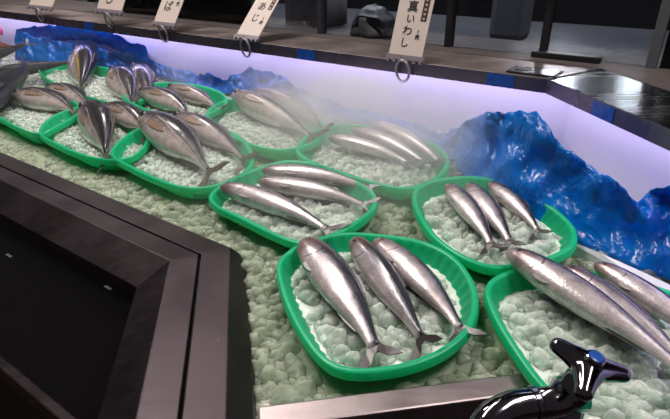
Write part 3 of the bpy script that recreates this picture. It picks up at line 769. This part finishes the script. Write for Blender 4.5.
        ff = [(k2, k2 + 1, 12 - k2, 13 - k2) for k2 in range(6)]; ff = ff + [tuple(x + n for x in reversed(q)) for q in ff] + [(k2, (k2 + 1) % n, n + (k2 + 1) % n, n + k2) for k2 in range(n)]
        child(nm, vv, ff, fm, root, smooth=False)
    tag(root, label, cat, group)
    return root

SA, AJ = 'sardines in green baskets', 'horse mackerel in green baskets'
S_ = lambda *a, **k: fish('sardine', 'sardine', *a, SA, **k)
J_ = lambda *a, **k: fish('aji', 'horse_mackerel', *a, AJ, **k)
# front centre basket
S_((302,240),(381,364), 'red-headed silver sardine, first from the steel corner in the front centre basket', bend=0.045, roll=6, hs=1.1, dh=.020, dt=.010)
S_((352,239),(428,352), 'darkest grey sardine, in the middle of three in the front centre basket', bend=0.03, roll=30, hs=.92, dh=.016, dt=.008)
S_((374,240),(468,342), 'pale silver sardine, third from the steel corner in the front centre basket', bend=0.06, roll=-4, hs=.95, dh=.014, dt=.008)
# middle basket
S_((220,187),(338,236), 'slim sardine lying alone along the near side of the middle basket', bend=0.055, roll=2, hs=.78, dh=.014, dt=.006)
S_((258,182),(374,208), 'slim sardine in the middle of three in the middle basket', bend=0.06, roll=2, hs=.80, dh=.012, dt=.006)
S_((262,171),(380,191), 'slim sardine farthest from the rim corner, partly hidden, in the middle basket', bend=0.07, roll=4, hs=.78, dh=.012, dt=.004)
# oval basket
S_((446,185),(494,252), 'sardine nearest the front centre basket, in the oval basket by the blue sheet', bend=0.05, roll=4, hs=1.0, dh=.016, dt=.008)
S_((467,184),(513,249), 'middle sardine of three in the oval basket by the blue sheet', bend=0.04, roll=4, hs=1.0, dh=.014, dt=.008)
S_((488,183),(541,237), 'sardine closest to the blue sheet, bent tail free, in the oval basket', bend=0.07, roll=12, hs=.95, dh=.010, dt=.004)
# basket behind the faucet
S_((507,251),(704,388), 'large sardine with reddish head, lying nearest the faucet', bend=0.035, roll=8, hs=.84, dh=.024, dt=.022)
S_((561,267),(706,388), 'large sardine in the middle of three behind the faucet', bend=0.055, roll=14, hs=.90, dh=.020, dt=.014)
S_((594,264),(745,372), 'large sardine nearest the blue sheet in the basket behind the faucet', bend=0.055, roll=10, hs=.82, dh=.014, dt=.010)
# long misty basket
S_((329,138),(415,166), 'silver sardine nearest the viewer side in the long misty basket', bend=0.07, roll=-4, hs=.78, dh=.012, dt=.004)
S_((352,130),(430,167), 'silver sardine in the middle of three in the long misty basket', bend=0.075, roll=-2, hs=.80, dh=.014, dt=.005)
S_((371,124),(443,166), 'silver sardine nearest the blue sheet in the long misty basket', bend=0.085, roll=0, hs=.80, dh=.012, dt=.005)
# back centre basket
J_((232,96),(318,142), 'large-eyed silver horse mackerel in front in the back centre basket', bend=0.05, roll=20, hs=0.68, dh=.020, dt=.008)
J_((250,94),(325,136), 'horse mackerel half hidden behind the large-eyed one in the back centre basket', bend=0.12, roll=32, hs=0.61, dh=.012, dt=.005)
# biggest one and its neighbour
J_((141,118),(214,180), 'biggest horse mackerel, dark striped gill cover and spread tail', bend=0.05, roll=24, hs=0.83, dh=.026, dt=.010, tailspread=1.25)
J_((172,118),(248,165), 'slim horse mackerel lying behind the biggest one in the same basket', bend=0.07, roll=20, hs=0.68, dh=.014, dt=.005)
# plump pair
J_((84,107),(105,162), 'plump horse mackerel with black back, belly towards the left, tail on the rim', bend=0.05, roll=42, hs=1.04, dh=.022, dt=.006)
J_((104,107),(146,138), 'pale horse mackerel between the black-backed one and the biggest one', bend=0.10, roll=30, hs=0.90, dh=.016, dt=.004)
# left edge
J_((11,96),(78,117), 'horse mackerel with pinkish belly at the left edge, in front of its pair', bend=0.11, roll=22, hs=0.85, dh=.018, dt=.006)
J_((46,89),(90,112), 'horse mackerel behind the pinkish-bellied one at the left edge', bend=0.09, roll=18, hs=.84, dh=.012, dt=.004)
# yellow-banded basket
J_((82,51),(79,94), 'horse mackerel with yellow band, pointing away towards the blue sheet', bend=0.02, roll=40, hs=1.02, dh=.020, dt=.002, mat=M['fish_yellow'])
J_((113,71),(133,108), 'small misty horse mackerel, tail downward, right of the yellow-banded one', bend=0.03, roll=25, hs=.98, dh=.012, dt=.002)
J_((136,68),(152,106), 'small misty horse mackerel with head against the blue sheet, partly hidden', bend=0.0, roll=30, hs=.96, dh=.006, dt=-.004)
# slender pair
J_((137,93),(190,121), 'slender horse mackerel in front in the basket behind the biggest fish', bend=0.11, roll=22, hs=0.79, dh=.014, dt=.006)
J_((166,89),(221,113), 'slender horse mackerel nearest the blue sheet, thin tail reaching over the rim', bend=0.09, roll=22, hs=0.63, dh=.010, dt=.004)
# dark fish at the far left
DK = 'dark fish piled at the far left'
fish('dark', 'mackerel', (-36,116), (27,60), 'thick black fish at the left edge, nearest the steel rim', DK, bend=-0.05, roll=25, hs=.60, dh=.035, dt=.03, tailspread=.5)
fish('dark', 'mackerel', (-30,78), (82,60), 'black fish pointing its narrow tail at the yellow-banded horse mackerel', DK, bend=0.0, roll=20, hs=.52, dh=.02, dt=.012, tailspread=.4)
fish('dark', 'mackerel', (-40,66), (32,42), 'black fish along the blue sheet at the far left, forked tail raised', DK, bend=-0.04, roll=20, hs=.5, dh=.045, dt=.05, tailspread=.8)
fish('red', 'red_fish', (-46,46), (20,47), 'brownish red fish at the far left edge below the pink ring', None, bend=0.04, roll=10, hs=.8, dh=.03, dt=.03, tailspread=.7)
pr_ = at_u(0, 31, nA, 0.80)
g = G(); pts = [pr_ + np.array([*(dA * 0.010 * math.cos(a)), 0.009 * math.sin(a)]) for a in np.linspace(0, 2 * math.pi, 25)]
g.tube(pts, 0.004, 10, caps=False)
tag(g.build('pink_ring', M['pinkplastic'], loc=pr_, smooth=True), 'small pink plastic ring at the left edge above the red fish', 'ring')

# ---------------------------------------------------------------- price tags
dg = bpy.context.evaluated_depsgraph_get
def text_mesh(chars, size):
    """vertical writing: list of (character, x, y, size) -> verts, faces"""
    V, Fs = [], []
    for ch, x, y, s in chars:
        cu = bpy.data.curves.new('lettering', 'FONT'); cu.body = ch; cu.size = s; cu.align_x = 'CENTER'; cu.align_y = 'CENTER'; cu.extrude = 0.0002; cu.offset = 0.0003
        o = bpy.data.objects.new('lettering', cu); col.objects.link(o)
        bpy.context.view_layer.update()
        me = bpy.data.meshes.new_from_object(o.evaluated_get(dg()))
        off = len(V); V += [(p.co.x + x, p.co.y + y, p.co.z) for p in me.vertices]; Fs += [tuple(i + off for i in q.vertices) for q in me.polygons]
        bpy.data.objects.remove(o); bpy.data.curves.remove(cu); bpy.data.meshes.remove(me)
    return V, Fs
def price_tag(bl, br, slope, label, chars, strip=None, hgt=0.16, lean=None, ringdx=0.0):
    u0 = UB - 0.032
    P = at_u(*bl, nA, u0); Q = at_u(*br, nA, u0)
    z = (P[2] + Q[2]) / 2; P[2] = Q[2] = z
    X = Q - P; w = np.linalg.norm(X); X /= w; c = (P + Q) / 2
    best = None
    for a in np.linspace(0, 1.35, 136):      # how far the card leans back over the ledge
        Up = np.array([*(nA * math.sin(a)), math.cos(a)])
        p0, p1 = proj(c), proj(c + Up * 0.05); s = (p1[0] - p0[0]) / (p0[1] - p1[1])
        if best is None or abs(s - slope) < best[0]: best = (abs(s - slope), Up, a)
    Up = best[1]; Nn = np.cross(X, Up)
    if Nn @ (CAM - c) < 0: Nn = -Nn
    print('tag lean', math.degrees(best[2]), 'w', w)
    root = empty('price_tag', c)
    g = G(); g.box(c + Up * hgt / 2, X * w / 2, Up * hgt / 2, Nn * 0.0009); g.build('card', M['tag'], root)
    k = w / 0.05
    V, Fs = text_mesh([(ch, x * w, y * w, s * w) for ch, x, y, s in chars], 1)
    if V: child('lettering', [c + X * a + Up * b + Nn * (0.0012 + d) for a, b, d in V], Fs, M['ink'], root, smooth=False)
    if strip:
        x, y0, y1, ww = strip
        g = G(); g.box(c + X * x * w + Up * (y0 + y1) / 2 * w + Nn * 0.0011, X * ww * w / 2, Up * (y1 - y0) / 2 * w, Nn * 0.0004); st = g.build('origin_strip', M['maroon'], root)
        g = G(); nn = 5
        for i in range(nn):
            yy = y0 + (y1 - y0) * (i + 0.5) / nn
            g.box(c + X * x * w + Up * yy * w + Nn * 0.0017, X * ww * w * 0.15, Up * (y1 - y0) / nn * 0.16 * w, Nn * 0.0002)
        g.build('strip_print', M['tag'], st)
    # toothed clip and hanging ring
    g = G(); g.box(c + Up * 0.004, X * w * 0.56, Up * 0.0045, Nn * 0.0030)
    for i in range(6): g.box(c + X * w * (-0.48 + 0.192 * i) - Up * 0.002, X * w * 0.04, Up * 0.003, Nn * 0.0026)
    g.build('clip', M['clip'], root)
    g = G(); cc = c + X * (0.0 + ringdx) * w + np.array([0, 0, -0.020]) - np.array([*(nA * 0.004), 0])
    pts = [cc + X * 0.014 * math.cos(a) + np.array([*(nA * -0.004 * math.sin(a)), 0.020 * math.sin(a)]) for a in np.linspace(0, 2 * math.pi, 29)]
    g.tube(pts, 0.0026, 8, caps=False); g.build('ring', M['clip'], root, smooth=True)
    tag(root, label, 'price tag', 'price tags clipped to the ledge')
price_tag((388,58), (421,62), 0.215, 'price tag reading 真いわし with a dark maroon strip', [('真', -.06, 1.36, .32), ('い', -.06, 1.05, .27), ('わ', -.08, .74, .29), ('し', -.10, .43, .27), ('1', .24, .74, .13), ('尾', .24, .60, .13)], (.32, 1.02, 1.62, .17), .17)
price_tag((235,37), (257,40.5), 0.56, 'price tag reading あじ with a small maroon strip, by the ribbed container', [('あ', -.05, 1.30, .36), ('じ', -.08, .82, .36), ('1', .28, .84, .16), ('尾', .28, .66, .16)], (.34, 1.20, 1.9, .16), .17)
price_tag((153,24), (174,27.5), 0.37, 'narrow price tag reading さば, third of the row along the ledge', [('さ', -.06, 1.10, .38), ('ば', -.08, .62, .38), ('1', .32, .90, .16), ('尾', .32, .72, .16)], None, .16)
price_tag((96,11), (121,14.5), 0.30, 'price tag above the blue sheet with one character し visible', [('し', -.1, .34, .36), ('1', .34, .45, .2)], None, .16)
price_tag((28,7), (51,10), 0.42, 'blank-looking beige price tag at the far left end of the ledge', [], None, .14)

# ---------------------------------------------------------------- faucet in front of the ice
fh = at(590, 366, 0.080)             # middle of the handle
fz = fh[2]
fau = empty('faucet', (fh[0], fh[1], fz - 0.06))
rt = np.array([1.0, 0, 0]); fw = np.array([0, 1.0, 0]); upv = np.array([0, 0, 1.0])
tilt = Matrix.Rotation(math.radians(9), 3, 'Y') @ Matrix.Rotation(math.radians(10), 3, 'X')
def hrot(p): return fh + np.array(tilt @ Vector(p))
# handle: three tapering arms blended into a domed hub
g = G(); bv, bf = ICO[2]
g.add([hrot((p[0] * 0.0130, p[1] * 0.0130, p[2] * 0.0105)) for p in bv], bf)
for la in [math.radians(a) for a in (135, -4, -118)]:
    ca, sa = math.cos(la), math.sin(la)
    for k in range(22):
        t_ = k / 21; r_ = 0.004 + 0.0245 * t_; wd = 0.0150 - 0.0130 * t_ + 0.0055 * t_ * t_ + 0.0012 * max(0, t_ - 0.75) * 4 * (1 - t_); th_ = 0.0104 - 0.0034 * t_
        zz = -0.001 - 0.0015 * t_
        g.add([hrot((ca * (r_ + p[0] * 0.006) - sa * p[1] * wd, sa * (r_ + p[0] * 0.006) + ca * p[1] * wd, zz + p[2] * th_)) for p in bv], bf)
hd = child('handle', g.v, g.f, M['chrome'], fau)
rm = hd.modifiers.new('merge', 'REMESH'); rm.mode = 'VOXEL'; rm.voxel_size = 0.0008; rm.use_smooth_shade = True
sm = hd.modifiers.new('smooth', 'SMOOTH'); sm.iterations = 14; sm.factor = 0.6
g = G(); g.tube([hrot((0, 0, 0.0085)), hrot((0, 0, 0.0112)), hrot((0, 0, 0.0120))], [0.0078, 0.0076, 0.0066], 28); g.build('button_collar', M['chrome'], hd, smooth=False)
g = G(); g.tube([hrot((0, 0, 0.0112)), hrot((0, 0, 0.0124)), hrot((0, 0, 0.0129))], [0.0062, 0.0060, 0.0045], 28); g.build('button', M['bluedot'], hd, smooth=False)
# bonnet and valve body under the handle
bp = hrot((0.0, 0, 0)); bd = at(582, 392, 0.052)
g = G(); ax = np.array(tilt @ Vector((0, 0, 1)))
g.tube([bp - ax * 0.004, bp - ax * 0.010, bp - ax * 0.016, bp - ax * 0.018, bp - ax * 0.026, bp - ax * 0.028, bp - ax * 0.05], [0.0095, 0.0085, 0.0095, 0.0125, 0.0125, 0.0150, 0.0155], 28)
g.build('bonnet', M['chrome'], fau, smooth=True)
ctr_ = bp - ax * 0.040
pl = [ctr_ + rt * 0.012, ctr_ - rt * 0.006, at(556, 402, 0.042 + 0.0), at(533, 404, 0.042), at(514, 407, 0.042), at(498, 414, 0.040), at(486, 426, 0.034), at(478, 445, 0.022), at(474, 470, -0.01)]
# body, collar and pipe
pl = [np.asarray(p) for p in pl]
g = G(); g.tube([pl[0], pl[1], pl[2], pl[3]], [0.0150, 0.0160, 0.0135, 0.0125], 28); g.build('valve_body', M['chrome'], fau, smooth=True)
dcol = (pl[4] - pl[3]); dcol /= np.linalg.norm(dcol)
g = G(); g.tube([pl[3] - dcol * 0.003, pl[3] - dcol * 0.002, pl[3] + dcol * 0.002, pl[3] + dcol * 0.003], [0.0125, 0.0150, 0.0150, 0.0125], 28); g.build('collar', M['chrome'], fau, smooth=False)
pp = catmull(np.array(pl[3:]), 40, closed=False)
g = G(); g.tube(list(pp), 0.0135, 28); g.build('spout_pipe', M['chrome'], fau, smooth=True)
g = G(); b0_ = ctr_ - upv * 0.005; g.tube([b0_, b0_ - upv * 0.05, np.array([b0_[0], b0_[1], Z0 - 0.098])], [0.015, 0.014, 0.016], 24); g.build('stem', M['chrome'], fau, smooth=True)
tag(fau, 'dark chrome faucet with three-armed handle and blue button, front right', 'faucet')

# ---------------------------------------------------------------- cold mist over the back of the ice
def mist():
    pmin = np.array([-1.9, 0.45, Z0 - 0.02]); 
    poly = np.array([corner(0.47, 0.47 - OFF_F), dA * 1.9 + nA * 0.47, dA * 1.9 + nA * (UB - 0.030), corner(UB - 0.030, UB - 0.030 - OFF_B), dB * 0.62 + nB * (UB - 0.030 - OFF_B), dB * 0.62 + nB * (0.47 - OFF_F)])
    n = len(poly); v = [(x, y, Z0 - 0.03) for x, y in poly] + [(x, y, Z0 + 0.165) for x, y in poly]
    f = [tuple(range(n)), tuple(range(n, 2 * n))] + [(k, (k + 1) % n, n + (k + 1) % n, n + k) for k in range(n)]
    m = bpy.data.materials.new('cold_mist'); m.use_nodes = True; t = m.node_tree; t.nodes.clear()
    x = NT.__new__(NT); x.m = m; x.t = t
    out = t.nodes.new('ShaderNodeOutputMaterial'); vs = t.nodes.new('ShaderNodeVolumeScatter'); vs.inputs['Color'].default_value = (0.97, 0.97, 0.99, 1); vs.inputs['Anisotropy'].default_value = 0.25
    geo = t.nodes.new('ShaderNodeNewGeometry')
    nz = x.n('ShaderNodeTexNoise', i_Scale=9.0, i_Detail=3.0, i_Distortion=0.6); x.l(geo.outputs['Position'], nz.inputs['Vector'])
    dens = x.math('MULTIPLY', x.smooth(nz.outputs[0], 0.35, 0.75), 0.14)
    dens = x.math('ADD', dens, 0.02)
    for (px, py, dz), r, k in (((365, 104, 0.05), 0.24, 17.0), ((310, 92, 0.05), 0.20, 10.0), ((435, 125, 0.06), 0.15, 8.0), ((195, 68, 0.04), 0.13, 7.0), ((475, 135, .05), 0.13, 2.5), ((395, 175, 0.03), 0.20, 3.0), ((250, 185, .03), 0.20, 2.6), ((400, 270, .04), 0.22, 1.3), ((500, 230, .04), 0.2, 1.5)):
        c = atbed(px, py, dz)
        vm = t.nodes.new('ShaderNodeVectorMath'); vm.operation = 'DISTANCE'; x.l(geo.outputs['Position'], vm.inputs[0]); vm.inputs[1].default_value = tuple(c)
        fall = x.smooth(vm.outputs['Value'], r, 0.0)
        dens = x.math('ADD', dens, x.math('MULTIPLY', x.math('MULTIPLY', fall, x.smooth(nz.outputs[0], 0.25, 0.65)), k))
    x.l(dens, vs.inputs['Density']); x.l(vs.outputs[0], out.inputs['Volume'])
    o = mesh_obj('mist', v, f, m, loc=(0, 1.0, Z0), smooth=False); tag(o, 'cold white mist drifting over the back of the ice', 'mist', None, 'stuff')
mist()

# ---------------------------------------------------------------- light
def area_light(name, loc, target, sx, sy, power, c, spread=180):
    l = bpy.data.lights.new(name, 'AREA'); l.shape = 'RECTANGLE'; l.size = sx; l.size_y = sy; l.energy = power; l.color = c; l.spread = math.radians(spread)
    o = bpy.data.objects.new(name, l); col.objects.link(o); o.location = loc
    o.rotation_euler = (Vector(target) - Vector(loc)).to_track_quat('-Z', 'Y').to_euler(); return o
area_light('unseen_overhead_lamp', (-0.6, 1.3, 2.7), (-0.3, 1.0, 0.9), 1.6, 0.25, 44, (1.0, 0.93, 0.86))
area_light('unseen_overhead_lamp', (0.9, 0.5, 2.7), (0.3, 0.7, 0.9), 1.4, 0.25, 34, (1.0, 0.92, 0.88))
area_light('unseen_overhead_lamp', (-0.5, 2.5, 2.7), (-0.2, 1.0, 0.9), 1.9, 0.28, 42, (1.0, 0.93, 0.90))  # added lamp out of view, set for highlights on the fish flanks
area_light('unseen_back_lamp', (*(nA * 2.2 + dA * 0.2), 2.4), (*(nA * 1.9 + dA * 0.2), 0.9), 1.2, 0.3, 3, (0.80, 0.88, 1.0))  # added lamp out of view, lifts the dim room behind the glass
d_ = ray(626, 93); p_ = at(626, 93, 0.192); rd = np.array([d_[0], d_[1], -d_[2]]); rd /= np.linalg.norm(rd)
area_light('unseen_back_lamp', tuple(p_ + rd * 3.2), tuple(p_), 0.12, 0.07, 0.005, (1.0, 0.97, 0.92), 12)
d_ = ray(552, 80); p_ = at(552, 80, 0.192); rd = np.array([d_[0], d_[1], -d_[2]]); rd /= np.linalg.norm(rd)
area_light('unseen_back_lamp', tuple(p_ + rd * 3.6), tuple(p_), 0.18, 0.16, 0.028, (1.0, 0.94, 0.92), 12)
w = bpy.data.worlds.new('world'); bpy.context.scene.world = w; w.use_nodes = True
w.node_tree.nodes['Background'].inputs[0].default_value = (0.85, 0.75, 0.80, 1); w.node_tree.nodes['Background'].inputs[1].default_value = 0.06

# ---------------------------------------------------------------- camera
cd = bpy.data.cameras.new('camera'); cam = bpy.data.objects.new('camera', cd); col.objects.link(cam)
cd.sensor_fit = 'HORIZONTAL'; cd.sensor_width = 36.0; cd.lens = F / 670 * 36.0; cd.clip_start = 0.02
cam.location = (0, 0, H + Z0); cam.rotation_euler = (math.pi / 2 - TH, 0, 0)
sc = bpy.context.scene; sc.camera = cam
sc.view_settings.view_transform = 'Standard'; sc.view_settings.look = 'None'; sc.view_settings.gamma = 1.0; sc.view_settings.exposure = 0.0
sc.view_settings.use_curve_mapping = False
sc.cycles.use_denoising = True
sc.cycles.volume_bounces = 2
sc.cycles.max_bounces = 10
sc.cycles.transparent_max_bounces = 10
sc.cycles.caustics_reflective = False; sc.cycles.caustics_refractive = False
sc.cycles.sample_clamp_indirect = 4.0
sc.cycles.volume_step_rate = 2.0
